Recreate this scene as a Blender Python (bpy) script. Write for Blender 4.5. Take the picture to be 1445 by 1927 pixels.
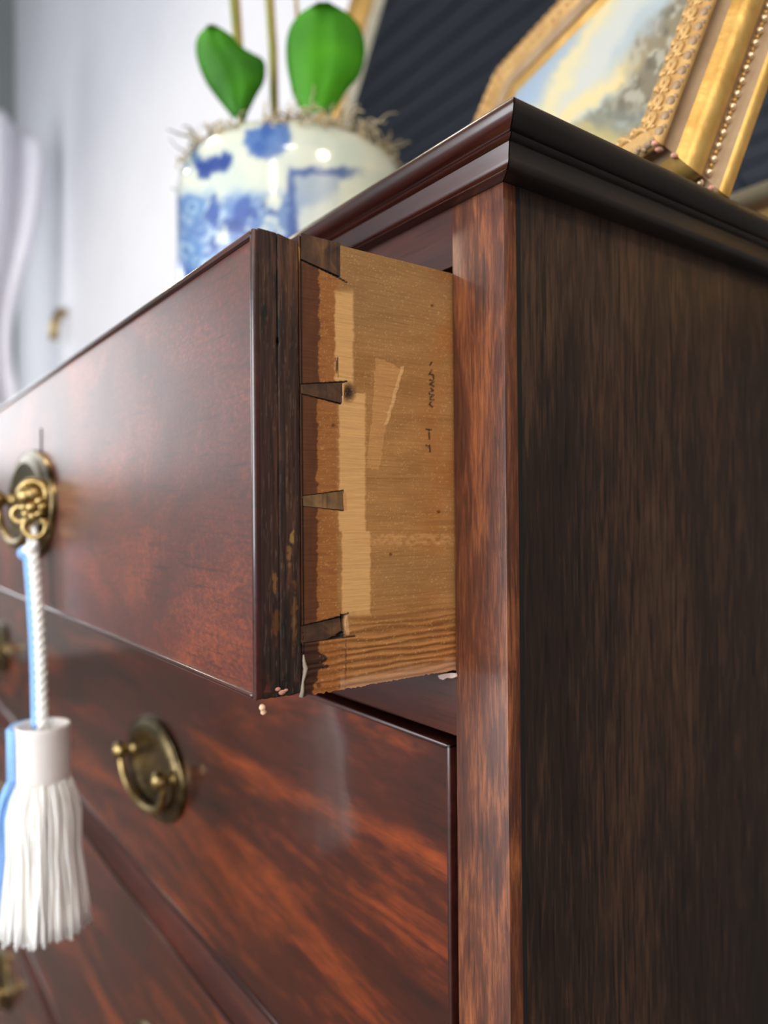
import bpy, bmesh, math, random
import numpy as np
from mathutils import Vector, Matrix
for o in list(bpy.data.objects): bpy.data.objects.remove(o, do_unlink=True)
S = bpy.context.scene
COL = S.collection
PI = math.pi
random.seed(7); rng = np.random.default_rng(7)

# ------------------------------------------------------------------ camera
FPX = 1389.36
CAM = np.array([.17383, -.17912, .90])
yaw, pit, rol = math.radians(36.4686), math.radians(.3355), math.radians(-.476)
Fv = np.array([-math.cos(yaw)*math.cos(pit), math.sin(yaw)*math.cos(pit), math.sin(pit)])
Rv = np.cross(Fv, [0, 0, 1]); Rv /= np.linalg.norm(Rv); Uv = np.cross(Rv, Fv)
Rv, Uv = math.cos(rol)*Rv + math.sin(rol)*Uv, -math.sin(rol)*Rv + math.cos(rol)*Uv
cd = bpy.data.cameras.new('camera'); cam = bpy.data.objects.new('camera', cd); COL.objects.link(cam)
M4 = Matrix(((Rv[0], Uv[0], -Fv[0], CAM[0]), (Rv[1], Uv[1], -Fv[1], CAM[1]), (Rv[2], Uv[2], -Fv[2], CAM[2]), (0, 0, 0, 1)))
cam.matrix_world = M4
cd.sensor_fit = 'HORIZONTAL'; cd.sensor_width = 27.0; cd.lens = FPX/1445*27.0
cd.clip_start = .01; cd.clip_end = 60
cd.dof.use_dof = True; cd.dof.focus_distance = .245; cd.dof.aperture_fstop = cd.lens/4.2; cd.dof.aperture_blades = 0
S.camera = cam

def proj(P):
    q = np.asarray(P, float) - CAM
    z = q @ Fv
    return 722.5 + FPX*(q @ Rv)/z, 963.5 - FPX*(q @ Uv)/z
def at(px, py, n, d):
    r = Fv + Rv*(px-722.5)/FPX - Uv*(py-963.5)/FPX
    n = np.array(n, float); t = (d - n @ CAM)/(n @ r)
    return CAM + t*r

# ------------------------------------------------------------------ world, exposure, lights
w = bpy.data.worlds.new('world'); S.world = w; w.use_nodes = True
w.node_tree.nodes['Background'].inputs[0].default_value = (.75, .82, .95, 1)
w.node_tree.nodes['Background'].inputs[1].default_value = .4
S.view_settings.view_transform = 'Standard'; S.view_settings.look = 'None'
S.view_settings.exposure = 0.08; S.view_settings.gamma = 1.0; S.view_settings.use_curve_mapping = False

ROOM = dict(x0=-5.0, x1=3.2, y0=-3.8, y1=.74, z1=4.4)
WIN_LEFT = 2.5      # emission of the window panes in the far left wall
WIN_FRONT = 7.5     # shop front behind the camera
LAMP = 60.0         # ceiling lamps
LAMPS = [(.95, -.75, 2.35), (-1.7, -.55, 2.9), (1.9, -2.5, 2.7), (-3.0, -.9, 2.7), (1.5, .05, 2.2)]  # last one is an added, unseen lamp brightening the chest side and cornice

# ------------------------------------------------------------------ mesh helpers
def link(name, verts, faces, mat=None, parent=None, smooth=False, loc=None, mats=None, fm=None):
    me = bpy.data.meshes.new(name)
    off = Vector((0, 0, 0))
    if parent is not None:
        p = parent
        while p is not None: off += p.location; p = p.parent
    if loc is not None: off += Vector(loc)
    V = np.asarray([tuple(v) for v in verts], float) - np.array(off)
    me.from_pydata([tuple(v) for v in V], [], [tuple(f) for f in faces])
    if mat: me.materials.append(mat)
    if mats:
        for m in mats: me.materials.append(m)
        if fm is not None: me.polygons.foreach_set('material_index', fm)
    if smooth: me.polygons.foreach_set('use_smooth', [True]*len(me.polygons))
    me.update()
    o = bpy.data.objects.new(name, me); COL.objects.link(o)
    if parent is not None: o.parent = parent
    if loc is not None: o.location = loc
    return o

def empty(name, loc=(0, 0, 0)):
    o = bpy.data.objects.new(name, None); COL.objects.link(o); o.location = loc; o.empty_display_size = .05
    return o
def tag(o, label=None, cat=None, group=None, kind=None):
    if label: o['label'] = label
    if cat: o['category'] = cat
    if group: o['group'] = group
    if kind: o['kind'] = kind
    return o

class MB:
    def __init__(s): s.v = []; s.f = []
    def add(s, v, f):
        n = len(s.v); s.v += [tuple(x) for x in v]; s.f += [tuple(i+n for i in q) for q in f]; return s
    def box(s, x0, x1, y0, y1, z0, z1, b=0.0, seg=2):
        bm = bmesh.new(); bmesh.ops.create_cube(bm, size=1)
        for q in bm.verts:
            q.co = Vector(((x0+x1)/2+q.co.x*(x1-x0), (y0+y1)/2+q.co.y*(y1-y0), (z0+z1)/2+q.co.z*(z1-z0)))
        if b > 0: bmesh.ops.bevel(bm, geom=bm.edges[:], offset=b, segments=seg, profile=.5, affect='EDGES')
        bm.verts.index_update()
        s.add([q.co[:] for q in bm.verts], [[q.index for q in f.verts] for f in bm.faces]); bm.free(); return s
    def lathe(s, prof, c=(0, 0, 0), axis=(0, 0, 1), n=32, sx=1, sy=1, cap=False):
        a = Vector(axis).normalized()
        t = Vector((1, 0, 0)) if abs(a.x) < .9 else Vector((0, 1, 0))
        u = (t - a*t.dot(a)).normalized(); w_ = a.cross(u); c = Vector(c)
        V = []
        for r, h in prof:
            for k in range(n):
                th = 2*PI*k/n
                V.append(c + a*h + u*(r*math.cos(th)*sx) + w_*(r*math.sin(th)*sy))
        F = []
        for i in range(len(prof)-1):
            for k in range(n):
                k2 = (k+1) % n
                F.append((i*n+k, i*n+k2, (i+1)*n+k2, (i+1)*n+k))
        if cap:
            F.append(tuple(range(n))[::-1]); F.append(tuple((len(prof)-1)*n+k for k in range(n)))
        return s.add(V, F)
    def tube(s, pts, r, n=8, cap=True):
        pts = [Vector(p) for p in pts]; m = len(pts)
        R = r if hasattr(r, '__len__') else [r]*m
        V = []; prev = None
        for i, p in enumerate(pts):
            t = (pts[min(i+1, m-1)] - pts[max(i-1, 0)])
            if t.length < 1e-9: t = Vector((0, 0, 1))
            t.normalize()
            if prev is None:
                a = Vector((0, 0, 1)) if abs(t.z) < .9 else Vector((1, 0, 0))
            else: a = prev
            u = (a - t*a.dot(t))
            if u.length < 1e-6: u = t.orthogonal()
            u.normalize(); prev = u; w_ = t.cross(u)
            for k in range(n):
                th = 2*PI*k/n; V.append(p + (u*math.cos(th) + w_*math.sin(th))*R[i])
        F = []
        for i in range(m-1):
            for k in range(n):
                k2 = (k+1) % n; F.append((i*n+k, i*n+k2, (i+1)*n+k2, (i+1)*n+k))
        if cap: F.append(tuple(range(n))[::-1]); F.append(tuple((m-1)*n+k for k in range(n)))
        return s.add(V, F)
    def prism(s, poly, ext):
        n = len(poly); e = Vector(ext); P = [Vector(p) for p in poly]
        V = P + [p+e for p in P]
        F = [tuple(range(n))[::-1], tuple(range(n, 2*n))] + [(i, (i+1) % n, n+(i+1) % n, n+i) for i in range(n)]
        return s.add(V, F)
    def sphere(s, c, r, n=10, m=6, sc=(1, 1, 1)):
        V = []; 
        for i in range(m+1):
            ph = PI*i/m
            for k in range(n):
                th = 2*PI*k/n
                V.append((c[0]+r*sc[0]*math.sin(ph)*math.cos(th), c[1]+r*sc[1]*math.sin(ph)*math.sin(th), c[2]+r*sc[2]*math.cos(ph)))
        F = [(i*n+k, (i+1)*n+k, (i+1)*n+(k+1) % n, i*n+(k+1) % n) for i in range(m) for k in range(n)]
        return s.add(V, F)
    def obj(s, name, mat, parent=None, smooth=False, **k): return link(name, s.v, s.f, mat, parent, smooth, **k)

def autosmooth(o, ang=40):
    me = o.data; me.polygons.foreach_set('use_smooth', [True]*len(me.polygons))
    bm = bmesh.new(); bm.from_mesh(me)
    for e in bm.edges:
        if len(e.link_faces) == 2 and e.calc_face_angle(0) > math.radians(ang): e.smooth = False
    bm.to_mesh(me); bm.free(); return o

# ------------------------------------------------------------------ materials
def srgb(c):
    return tuple(((x/255)/12.92 if x/255 <= .04045 else ((x/255+.055)/1.055)**2.4) for x in c) + (1,)
def newmat(name):
    m = bpy.data.materials.new(name); m.use_nodes = True; nt = m.node_tree
    return m, nt, nt.nodes['Principled BSDF']
def N(nt, t, **k):
    n = nt.nodes.new(t)
    for a, b in k.items():
        if a in ('operation', 'blend_type', 'data_type', 'attribute_name', 'noise_dimensions', 'wave_type', 'bands_direction', 'feature', 'clamp', 'noise_type'): setattr(n, a, b)
        else: n.inputs[a.replace('_', ' ')].default_value = b
    return n
def ramp(nt, src, stops):
    r = nt.nodes.new('ShaderNodeValToRGB'); e = r.color_ramp.elements
    e[0].position, e[0].color = stops[0]; e[1].position, e[1].color = stops[-1]
    for p, c in stops[1:-1]: q = e.new(p); q.color = c
    nt.links.new(src, r.inputs[0]); return r.outputs[0]
def mix(nt, f, a, b, mode='MIX'):
    m = nt.nodes.new('ShaderNodeMix'); m.data_type = 'RGBA'; m.blend_type = mode
    for s_, v in ((0, f), (6, a), (7, b)):
        if hasattr(v, 'links'): nt.links.new(v, m.inputs[s_])
        else: m.inputs[s_].default_value = v
    return m.outputs[2]
def mapping(nt, sc, rot=(0, 0, 0), loc=(0, 0, 0)):
    tc = nt.nodes.new('ShaderNodeTexCoord'); mp = nt.nodes.new('ShaderNodeMapping')
    mp.inputs['Scale'].default_value = sc; mp.inputs['Rotation'].default_value = rot; mp.inputs['Location'].default_value = loc
    nt.links.new(tc.outputs['Object'], mp.inputs[0]); return mp.outputs[0]
def noise(nt, vec, scale=5, detail=5, rough=.55, dist=0):
    n = nt.nodes.new('ShaderNodeTexNoise'); n.inputs['Scale'].default_value = scale; n.inputs['Detail'].default_value = detail
    n.inputs['Roughness'].default_value = rough; n.inputs['Distortion'].default_value = dist
    nt.links.new(vec, n.inputs['Vector']); return n.outputs['Fac']
def bump(nt, b, h, strength=.2, dist=.001, coat=False):
    n = nt.nodes.new('ShaderNodeBump'); n.inputs['Strength'].default_value = strength; n.inputs['Distance'].default_value = dist
    nt.links.new(h, n.inputs['Height']); nt.links.new(n.outputs[0], b.inputs['Normal'])
    if coat: nt.links.new(n.outputs[0], b.inputs['Coat Normal'])

def wood(name, dark, mid, light, grain='x', fig=6, rough=.45, coat=.6, coatr=.12, streak=1.0, figrot=(0, 0, 0), bstr=.15, porec=None, figw=.55, wear=.0, coatbump=0.02, spec=.5, stretch=14, fscale=None, poreamt=.5, f0=.32, f1=.68, fsc=160.):
    m, nt, b = newmat(name)
    ax = {'x': 0, 'y': 1, 'z': 2}[grain]
    sc = [fsc]*3; sc[ax] = fsc/stretch
    fine = noise(nt, mapping(nt, sc, figrot), 1, 6, .65, .3)
    sc = [700.]*3; sc[ax] = 30.
    pores = noise(nt, mapping(nt, sc), 1, 3, .5)
    fs = fscale or [fig*2.2]*3
    if not fscale: fs[ax] = fig*.7
    figure = noise(nt, mapping(nt, fs, figrot), 1, 4, .55, 1.2)
    a = nt.nodes.new('ShaderNodeMath'); a.operation = 'MULTIPLY_ADD'; a.inputs[1].default_value = figw
    bb = nt.nodes.new('ShaderNodeMath'); bb.operation = 'MULTIPLY'; bb.inputs[1].default_value = 1-figw
    nt.links.new(fine, bb.inputs[0]); nt.links.new(figure, a.inputs[0]); nt.links.new(bb.outputs[0], a.inputs[2])
    c = ramp(nt, a.outputs[0], [(f0, srgb(dark)), ((f0+f1)/2, srgb(mid)), (f1, srgb(light))])
    pf = ramp(nt, pores, [(.55, (0, 0, 0, 1)), (.72, (1, 1, 1, 1))])
    pm = nt.nodes.new('ShaderNodeMath'); pm.operation = 'MULTIPLY'; pm.inputs[1].default_value = poreamt*streak
    nt.links.new(pf, pm.inputs[0])
    c = mix(nt, pm.outputs[0], c, srgb(porec or [x*.45 for x in dark]))
    if wear > 0:
        wn = noise(nt, mapping(nt, (90, 90, 90)), 1, 8, .75)
        wf = ramp(nt, wn, [(.56, (0, 0, 0, 1)), (.66, (1, 1, 1, 1))])
        wm = nt.nodes.new('ShaderNodeMath'); wm.operation = 'MULTIPLY'; wm.inputs[1].default_value = wear
        nt.links.new(wf, wm.inputs[0]); c = mix(nt, wm.outputs[0], c, srgb(light))
    nt.links.new(c, b.inputs['Base Color'])
    b.inputs['Roughness'].default_value = rough; b.inputs['Coat Weight'].default_value = coat; b.inputs['Coat Roughness'].default_value = coatr
    b.inputs['Specular IOR Level'].default_value = spec; b.inputs['Coat IOR'].default_value = 1.55
    bump(nt, b, fine, bstr, .0006)
    if coat > 0:
        cn = noise(nt, mapping(nt, (60, 60, 60)), 1, 2, .5)
        n2 = nt.nodes.new('ShaderNodeBump'); n2.inputs['Strength'].default_value = coatbump; n2.inputs['Distance'].default_value = .002
        nt.links.new(cn, n2.inputs['Height']); nt.links.new(n2.outputs[0], b.inputs['Coat Normal'])
    return m

def plain(name, col, rough=.6, metal=0, coat=0, nz=0, nsc=40, bst=0, var=None, spec=.5, coatr=.1):
    m, nt, b = newmat(name)
    b.inputs['Roughness'].default_value = rough; b.inputs['Metallic'].default_value = metal
    b.inputs['Coat Weight'].default_value = coat; b.inputs['Coat Roughness'].default_value = coatr; b.inputs['Specular IOR Level'].default_value = spec
    f = noise(nt, mapping(nt, (nsc,)*3), 1, 5, .6)
    v = var or [min(255, x*(1+nz)) for x in col]
    nt.links.new(ramp(nt, f, [(.35, srgb(col)), (.65, srgb(v))]), b.inputs['Base Color'])
    if bst: bump(nt, b, f, bst, .002)
    return m

m_front = wood('polished mahogany drawer front', (46, 15, 8), (88, 33, 18), (150, 70, 36), 'x', 5, .42, .8, .28, figw=.5, coatbump=.05, wear=.30, poreamt=.6, stretch=2, fscale=(9, 20, 16), fsc=700)
m_flame = wood('flame mahogany drawer front', (34, 11, 5), (70, 25, 10), (142, 62, 22), 'x', 5, .38, 1.0, .09, figw=.72, figrot=(0, .62, 0), fscale=(4.5, 16, 26), coatbump=.04, poreamt=.4, stretch=4, fsc=260)
m_bead = wood('dark cockbead', (34, 13, 11), (56, 23, 19), (80, 36, 28), 'x', 8, .3, .8, .14)
m_post = wood('worn mahogany stile', (42, 19, 12), (88, 45, 27), (154, 90, 50), 'z', 9, .5, .2, .26, figw=.5, wear=.12, stretch=9, fscale=(70, 70, 14), poreamt=.7, fsc=620, bstr=.3)
m_rail = wood('mahogany rail', (34, 14, 10), (60, 26, 18), (88, 40, 27), 'x', 7, .55, .08, .3, spec=.3)
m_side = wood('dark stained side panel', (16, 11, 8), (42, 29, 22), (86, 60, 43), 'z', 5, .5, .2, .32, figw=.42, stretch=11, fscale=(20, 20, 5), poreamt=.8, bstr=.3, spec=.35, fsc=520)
m_corn = wood('dark mahogany moulding', (28, 9, 7), (50, 18, 13), (74, 30, 20), 'x', 9, .3, .8, .14)
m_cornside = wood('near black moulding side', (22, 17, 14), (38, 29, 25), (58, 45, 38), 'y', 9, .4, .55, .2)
m_edge = wood('dark aged edge grain', (14, 8, 7), (40, 25, 19), (92, 60, 38), 'z', 9, .6, .1, .3, figw=.5, fscale=(60, 60, 12), bstr=.5, stretch=12)
m_edge2 = wood('brown aged edge grain', (22, 14, 11), (62, 40, 28), (110, 76, 48), 'z', 9, .65, .05, .3, figw=.45, fscale=(60, 60, 10), bstr=.5, stretch=14)
m_pin = wood('dark dovetail pin', (34, 22, 16), (72, 46, 30), (118, 82, 50), 'z', 12, .6, .15, .3, figw=.6, fscale=(120, 120, 120), bstr=.5, stretch=3)
m_pinlt = wood('tan dovetail pin', (62, 42, 26), (118, 88, 54), (150, 116, 72), 'z', 12, .6, .1, .3, figw=.6, fscale=(120, 120, 120), bstr=.5, stretch=3)
m_inside = plain('drawer inside wood', (120, 84, 50), .7, nz=.2, nsc=30)
m_black = plain('dark joint', (8, 6, 5), .8)
m_wall = plain('white plaster wall', (212, 213, 219), .8, nz=.03, nsc=2)
m_wallgrey = plain('charcoal painted wall', (74, 72, 70), .7, nz=.04, nsc=2)
m_endwall = plain('grey green plaster', (140, 146, 144), .8, nz=.05, nsc=2)
m_floor = wood('oak floor', (44, 30, 20), (66, 46, 31), (88, 64, 44), 'y', 3, .55, .1, .3, figw=.4)
m_ceil = plain('dark slate painted boards', (27, 33, 42), .6, nz=.08, nsc=3)
m_brass = plain('aged brass', (196, 170, 116), .34, metal=1, var=(140, 118, 74), nsc=120, bst=.15)
m_brassd = plain('dull brass plate', (150, 130, 92), .3, metal=1, var=(86, 74, 52), nsc=90, bst=.12)
m_gold = plain('gilded frame', (214, 176, 104), .42, metal=.6, var=(190, 148, 78), nsc=70, bst=.25)
m_goldmat = plain('matt gold', (206, 168, 108), .5, metal=.35, var=(176, 136, 84), nsc=90, bst=.2)
m_goldgrey = plain('grey gilding', (168, 142, 112), .6, metal=.2, var=(150, 122, 94), nsc=60, bst=.2)
m_pearl = plain('pale gilt bead', (240, 214, 176), .22, metal=.7)
m_pink = plain('chipped gesso', (196, 140, 120), .7, nz=.15, nsc=200)
m_frameunder = plain('dark underside of frame', (34, 26, 14), .6)
m_leaf = None
m_moss = plain('dry moss', (180, 164, 130), .9, var=(208, 196, 168), nsc=60)
m_moss2 = plain('dark moss', (98, 86, 66), .9, var=(128, 114, 90), nsc=60)
m_cotton = plain('ivory cotton', (255, 254, 250), .8, nz=.02, nsc=300)
m_ghost = plain('pale blue ghost', (140, 186, 244), .85, nz=.05, nsc=300)  # blue offset ghost of the white tassel, added as extra parts
m_capm = plain('white ceramic sleeve', (248, 243, 241), .5, nz=.02, nsc=50)
m_stem = plain('orchid stem', (112, 132, 48), .5, var=(150, 140, 66), nsc=30)
m_stake = plain('bamboo stake', (166, 138, 76), .6, var=(140, 112, 60), nsc=60)
m_cloth = plain('white linen curtain', (228, 226, 234), .85, nz=.03, nsc=12)

def vcol_mat(name, rough, coat=0, coatr=.1, fine=None, amt=.15, bst=0, grainmap=(700, 60, 700), spec=.5):
    m, nt, b = newmat(name)
    a = nt.nodes.new('ShaderNodeAttribute'); a.attribute_name = 'paint'
    f = noise(nt, mapping(nt, grainmap), 1, 5, .65)
    g = ramp(nt, f, [(.3, (1-amt,)*3+(1,)), (.7, (1+0*amt,)*3+(1,))])
    nt.links.new(mix(nt, 1.0, a.outputs['Color'], g, 'MULTIPLY'), b.inputs['Base Color'])
    b.inputs['Roughness'].default_value = rough; b.inputs['Coat Weight'].default_value = coat; b.inputs['Coat Roughness'].default_value = coatr
    b.inputs['Specular IOR Level'].default_value = spec
    if bst: bump(nt, b, f, bst, .0004)
    return m
def set_paint(o, rgb):   # rgb: per-vertex sRGB 0..255
    c = np.clip(np.asarray(rgb, float)/255, 0, 1)
    lin = np.where(c <= .04045, c/12.92, ((c+.055)/1.055)**2.4)
    a = o.data.color_attributes.new('paint', 'FLOAT_COLOR', 'POINT')
    a.data.foreach_set('color', np.concatenate([lin, np.ones((len(lin), 1))], 1).astype(np.float32).ravel())
_T = rng.random((256, 256))
def vn(x, y):
    xi = np.floor(x).astype(int); yi = np.floor(y).astype(int); fx = x-xi; fy = y-yi
    fx = fx*fx*(3-2*fx); fy = fy*fy*(3-2*fy)
    g = lambda i, j: _T[i % 256, j % 256]
    return (g(xi, yi)*(1-fx)+g(xi+1, yi)*fx)*(1-fy)+(g(xi, yi+1)*(1-fx)+g(xi+1, yi+1)*fx)*fy
def fbm(x, y, o=4):
    s = 0; a = .5; t = 0
    for k in range(o): s = s+a*vn(x*2**k+17*k, y*2**k+31*k); t += a; a *= .5
    return s/t
def sstep(a, b, x): t = np.clip((x-a)/(b-a), 0, 1); return t*t*(3-2*t)
def lerp(c, d, f): f = np.asarray(f)[..., None]; return c*(1-f)+np.array(d, float)*f
def inpoly(x, y, poly):
    r = np.zeros(x.shape, bool); n = len(poly)
    for i in range(n):
        x0, y0 = poly[i]; x1, y1 = poly[(i+1) % n]
        if y0 == y1: continue
        c = ((y0 > y) != (y1 > y)) & (x < (x1-x0)*(y-y0)/(y1-y0)+x0); r ^= c
    return r

# ================================================================== the setting
R_ = ROOM
def struct(name, mb, mat, **k):
    o = mb.obj(name, mat, **k); o['kind'] = 'structure'; return o
struct('floor', MB().box(R_['x0']-.1, R_['x1']+.1, R_['y0']-.1, R_['y1']+.1, -.1, 0), m_floor)
struct('wall_back', MB().box(R_['x0']-.1, -.30, R_['y1'], R_['y1']+.1, 0, R_['z1']), m_wall)
struct('wall_back_right', MB().box(-.30, R_['x1']+.1, R_['y1'], R_['y1']+.1, 0, R_['z1']), m_wallgrey)
struct('wall_right', MB().box(R_['x1'], R_['x1']+.1, R_['y0'], R_['y1'], 0, R_['z1']), m_wall)
# left wall with a window opening
LW = (-1.75, .20, 1.15, 2.7)     # y0 y1 z0 z1 of the opening
mb = MB(); x0 = R_['x0']
mb.box(x0-.1, x0, R_['y0'], LW[0], 0, R_['z1']); mb.box(x0-.1, x0, LW[1], R_['y1'], 0, R_['z1'])
mb.box(x0-.1, x0, LW[0], LW[1], 0, LW[2]); mb.box(x0-.1, x0, LW[0], LW[1], LW[3], R_['z1'])
struct('wall_left', mb, m_endwall)
FW = (-3.2, 2.4, .35, 2.6)
mb = MB(); y0 = R_['y0']
mb.box(R_['x0'], FW[0], y0-.1, y0, 0, R_['z1']); mb.box(FW[1], R_['x1'], y0-.1, y0, 0, R_['z1'])
mb.box(FW[0], FW[1], y0-.1, y0, 0, FW[2]); mb.box(FW[0], FW[1], y0-.1, y0, FW[3], R_['z1'])
struct('wall_front', mb, m_wall)
def emis(name, col, s):
    m, nt, b = newmat(name); b.inputs['Base Color'].default_value = (.8, .8, .8, 1)
    b.inputs['Emission Color'].default_value = col; b.inputs['Emission Strength'].default_value = s; return m
m_day1 = emis('daylit window pane left', (.90, .95, 1, 1), WIN_LEFT)
m_day2 = emis('daylit shop window pane', (.93, .96, 1, 1), WIN_FRONT)
m_lamp = emis('lamp diffuser', (1, .86, .66, 1), LAMP)
wf = plain('white window frame', (214, 214, 212), .5)
w1 = struct('window_1', MB().box(x0-.07, x0-.03, LW[0], LW[0]+.06, LW[2], LW[3]).box(x0-.07, x0-.03, LW[1]-.06, LW[1], LW[2], LW[3]).box(x0-.07, x0-.03, LW[0], LW[1], LW[2], LW[2]+.06).box(x0-.07, x0-.03, LW[0], LW[1], LW[3]-.06, LW[3]).box(x0-.07, x0-.03, (LW[0]+LW[1])/2-.03, (LW[0]+LW[1])/2+.03, LW[2], LW[3]), wf)
for a, b_ in ((LW[0]+.06, (LW[0]+LW[1])/2-.03), ((LW[0]+LW[1])/2+.03, LW[1]-.06)):
    MB().box(x0-.06, x0-.05, a, b_, LW[2]+.06, LW[3]-.06).obj('pane', m_day1, w1)
w2 = MB(); n2 = 4; wd = (FW[1]-FW[0])/n2
w2.box(FW[0], FW[1], y0-.07, y0-.03, FW[2], FW[2]+.07).box(FW[0], FW[1], y0-.07, y0-.03, FW[3]-.07, FW[3])
for k in range(n2+1):
    xc = min(max(FW[0]+k*wd, FW[0]+.035), FW[1]-.035); w2.box(xc-.035, xc+.035, y0-.07, y0-.03, FW[2], FW[3])
w2 = struct('window_2', w2, wf)
for k in range(n2):
    MB().box(FW[0]+k*wd+.035, FW[0]+(k+1)*wd-.035, y0-.06, y0-.05, FW[2]+.07, FW[3]-.07).obj('pane', m_day2, w2)
# board ceiling, boards run along x
ce = struct('ceiling', MB().box(R_['x0']-.1, R_['x1']+.1, R_['y0']-.1, R_['y1']+.1, R_['z1'], R_['z1']+.1), m_black)
bw = .115; k = 0; yy = R_['y0']
bme = None
while yy < R_['y1']-.01:
    if bme is None:
        bo = MB().box(R_['x0'], R_['x1'], yy+.006, yy+bw-.004, R_['z1']-.02, R_['z1'], .004, 1).obj('board', m_ceil, ce); bme = bo
    else:
        q = bme.copy(); COL.objects.link(q); q.location = (0, k*bw, 0)
        if yy+bw > R_['y1']: bpy.data.objects.remove(q); break
    yy += bw; k += 1
bt = MB().box(-1.9, -1.87, R_['y0'], R_['y1'], R_['z1']-.05, R_['z1']-.02, .004, 1)
bt.obj('ceiling_batten', m_ceil, ce)

lm = None
for i, (lx, ly, lz) in enumerate(LAMPS):
    t = empty('pendant_lamp', (lx, ly, lz))
    tag(t, ['enamel pendant lamp hanging to the right behind the camera', 'enamel pendant lamp over the shop floor left of the chest', 'enamel pendant lamp nearest the shop window on the right', 'enamel pendant lamp beside the far left window', 'added pendant lamp brightening the side and cornice of the chest'][i], 'pendant lamp', 'enamel pendant lamps')
    MB().lathe([(.02, .15), (.05, .14), (.11, .07), (.16, .0), (.158, -.004), (.155, 0), (.105, .065), (.04, .12)], (lx, ly, lz), n=40).obj('shade', wf, t, True)
    MB().lathe([(.0005, -.004), (.09, -.002), (.15, .006)], (lx, ly, lz), n=40).obj('diffuser', m_lamp, t, True)
    MB().tube([(lx, ly, lz+.14), (lx, ly, R_['z1']-.02)], .004, 6).obj('cord', m_black, t)

# ================================================================== chest of drawers
ZT = 1.0298; ZC = 1.0118        # top surface, top of case
XL = -1.25; DEP = .50
chest = empty('chest_of_drawers', (XL/2, DEP/2, 0))
tag(chest, 'antique red mahogany chest of drawers with top drawer pulled open', 'chest of drawers')
PW = .0258; RW = .0258
# side panel (right) with a dark front strip
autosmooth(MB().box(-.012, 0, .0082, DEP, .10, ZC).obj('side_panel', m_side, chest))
autosmooth(MB().box(-.010, -.00012, .0062, .0084, .10, ZC).obj('panel_joint', m_black, chest))
# stile on the front right and left
def stile(x0, x1):
    return autosmooth(MB().box(x0, x1, 0, .0063, .10, ZC, .00045, 2).obj('stile', m_post, chest), 30)
stile(-PW, 0)
m_dkst = wood('dark edge strip', (20, 14, 12), (30, 22, 18), (44, 33, 27), 'z', 9, .42, .4, .25)
stile(XL, XL+PW)
MB().box(-PW, -.012, .0063, .03, .10, ZC).obj('stile_core', m_rail, chest)
MB().box(XL, XL+PW, .0063, .03, .10, ZC).obj('stile_core', m_rail, chest)
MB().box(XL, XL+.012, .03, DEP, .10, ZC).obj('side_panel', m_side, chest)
MB().box(XL+.012, -.012, DEP-.01, DEP, .10, ZC).obj('back_panel', m_inside, chest)
MB().box(XL+PW, -PW, .0002, .03, .9905, ZC).obj('rail', m_rail, chest)
for za, zb in ((.8203, .8420), (.6120, .6378), (.3600, .3840), (.1180, .1550)):
    autosmooth(MB().box(XL+PW, -PW, .0002, .09, za, zb, .0006, 2).obj('rail', m_rail, chest))
    MB().box(XL+.02, -.02, .09, DEP-.012, za+.004, zb).obj('dust_board', m_inside, chest)
# apron and bracket feet
def foot(xa, xb, sgn):
    prof = [(xa, .118), (xa, 0), (xa+sgn*.07, 0), (xa+sgn*.085, .03), (xa+sgn*.11, .06), (xb, .075), (xb, .118)]
    MB().prism([(x, -.004, z) for x, z in prof], (0, .02, 0)).obj('bracket_foot', m_rail, chest)
foot(.004, -.18, -1); foot(XL-.004, XL+.18, 1)
MB().box(XL+.18, -.18, -.002, .014, .085, .118).obj('apron', m_rail, chest)
MB().prism([(.004, y_, z_) for y_, z_ in ((.017, .118), (.017, 0), (.09, 0), (.11, .05), (.2, .075), (.4, .075), (.42, .05), (.43, 0), (DEP, 0), (DEP, .118))], (-.018, 0, 0)).obj('bracket_foot', m_side, chest)
MB().prism([(XL-.004, y_, z_) for y_, z_ in ((.017, .118), (.017, 0), (.09, 0), (.11, .05), (.2, .075), (.4, .075), (.42, .05), (.43, 0), (DEP, 0), (DEP, .118))], (.018, 0, 0)).obj('bracket_foot', m_side, chest)

# cornice / moulded top: profile (overhang, z) swept round front and right
prof = [(-.02, ZT-.0001), (.0095, ZT), (.0112, ZT-.0005), (.0120, ZT-.0015), (.0121, ZT-.003), (.0114, ZT-.005), (.0101, ZT-.0068), (.0085, ZT-.0080), (.0073, ZT-.0084),
        (.0073, ZT-.0088), (.0088, ZT-.0090), (.0092, ZT-.0096), (.0088, ZT-.0103), (.0072, ZT-.0106),
        (.0070, ZT-.0120), (.0066, ZT-.0140), (.0065, ZT-.0155), (.0062, ZT-.0168), (.0052, ZT-.0176), (.0035, ZT-.0180), (-.004, ZT-.01805)]
KS = 1.38
def sweep(name, pts_of, mat):
    n = len(prof); V = []
    for path_i in range(len(pts_of)):
        for (o_, z_) in prof: V.append(pts_of[path_i](o_, z_))
    F = [(i*n+j, (i+1)*n+j, (i+1)*n+j+1, i*n+j+1) for i in range(len(pts_of)-1) for j in range(n-1)]
    o = link(name, V, F, mat, chest); return autosmooth(o, 50)
top = autosmooth(MB().box(XL-.008, .006, -.005, DEP, ZC+.0002, ZT-.00015).obj('top_board', m_corn, chest))
e_ = .00025
sweep('front_moulding', [lambda o, z: (XL-o*KS, -o, z), lambda o, z: (o*KS-e_, -o, z)], m_corn)
sweep('side_moulding', [lambda o, z: (o*KS, -o+e_, z), lambda o, z: (o*KS, DEP, z)], m_cornside)
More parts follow.
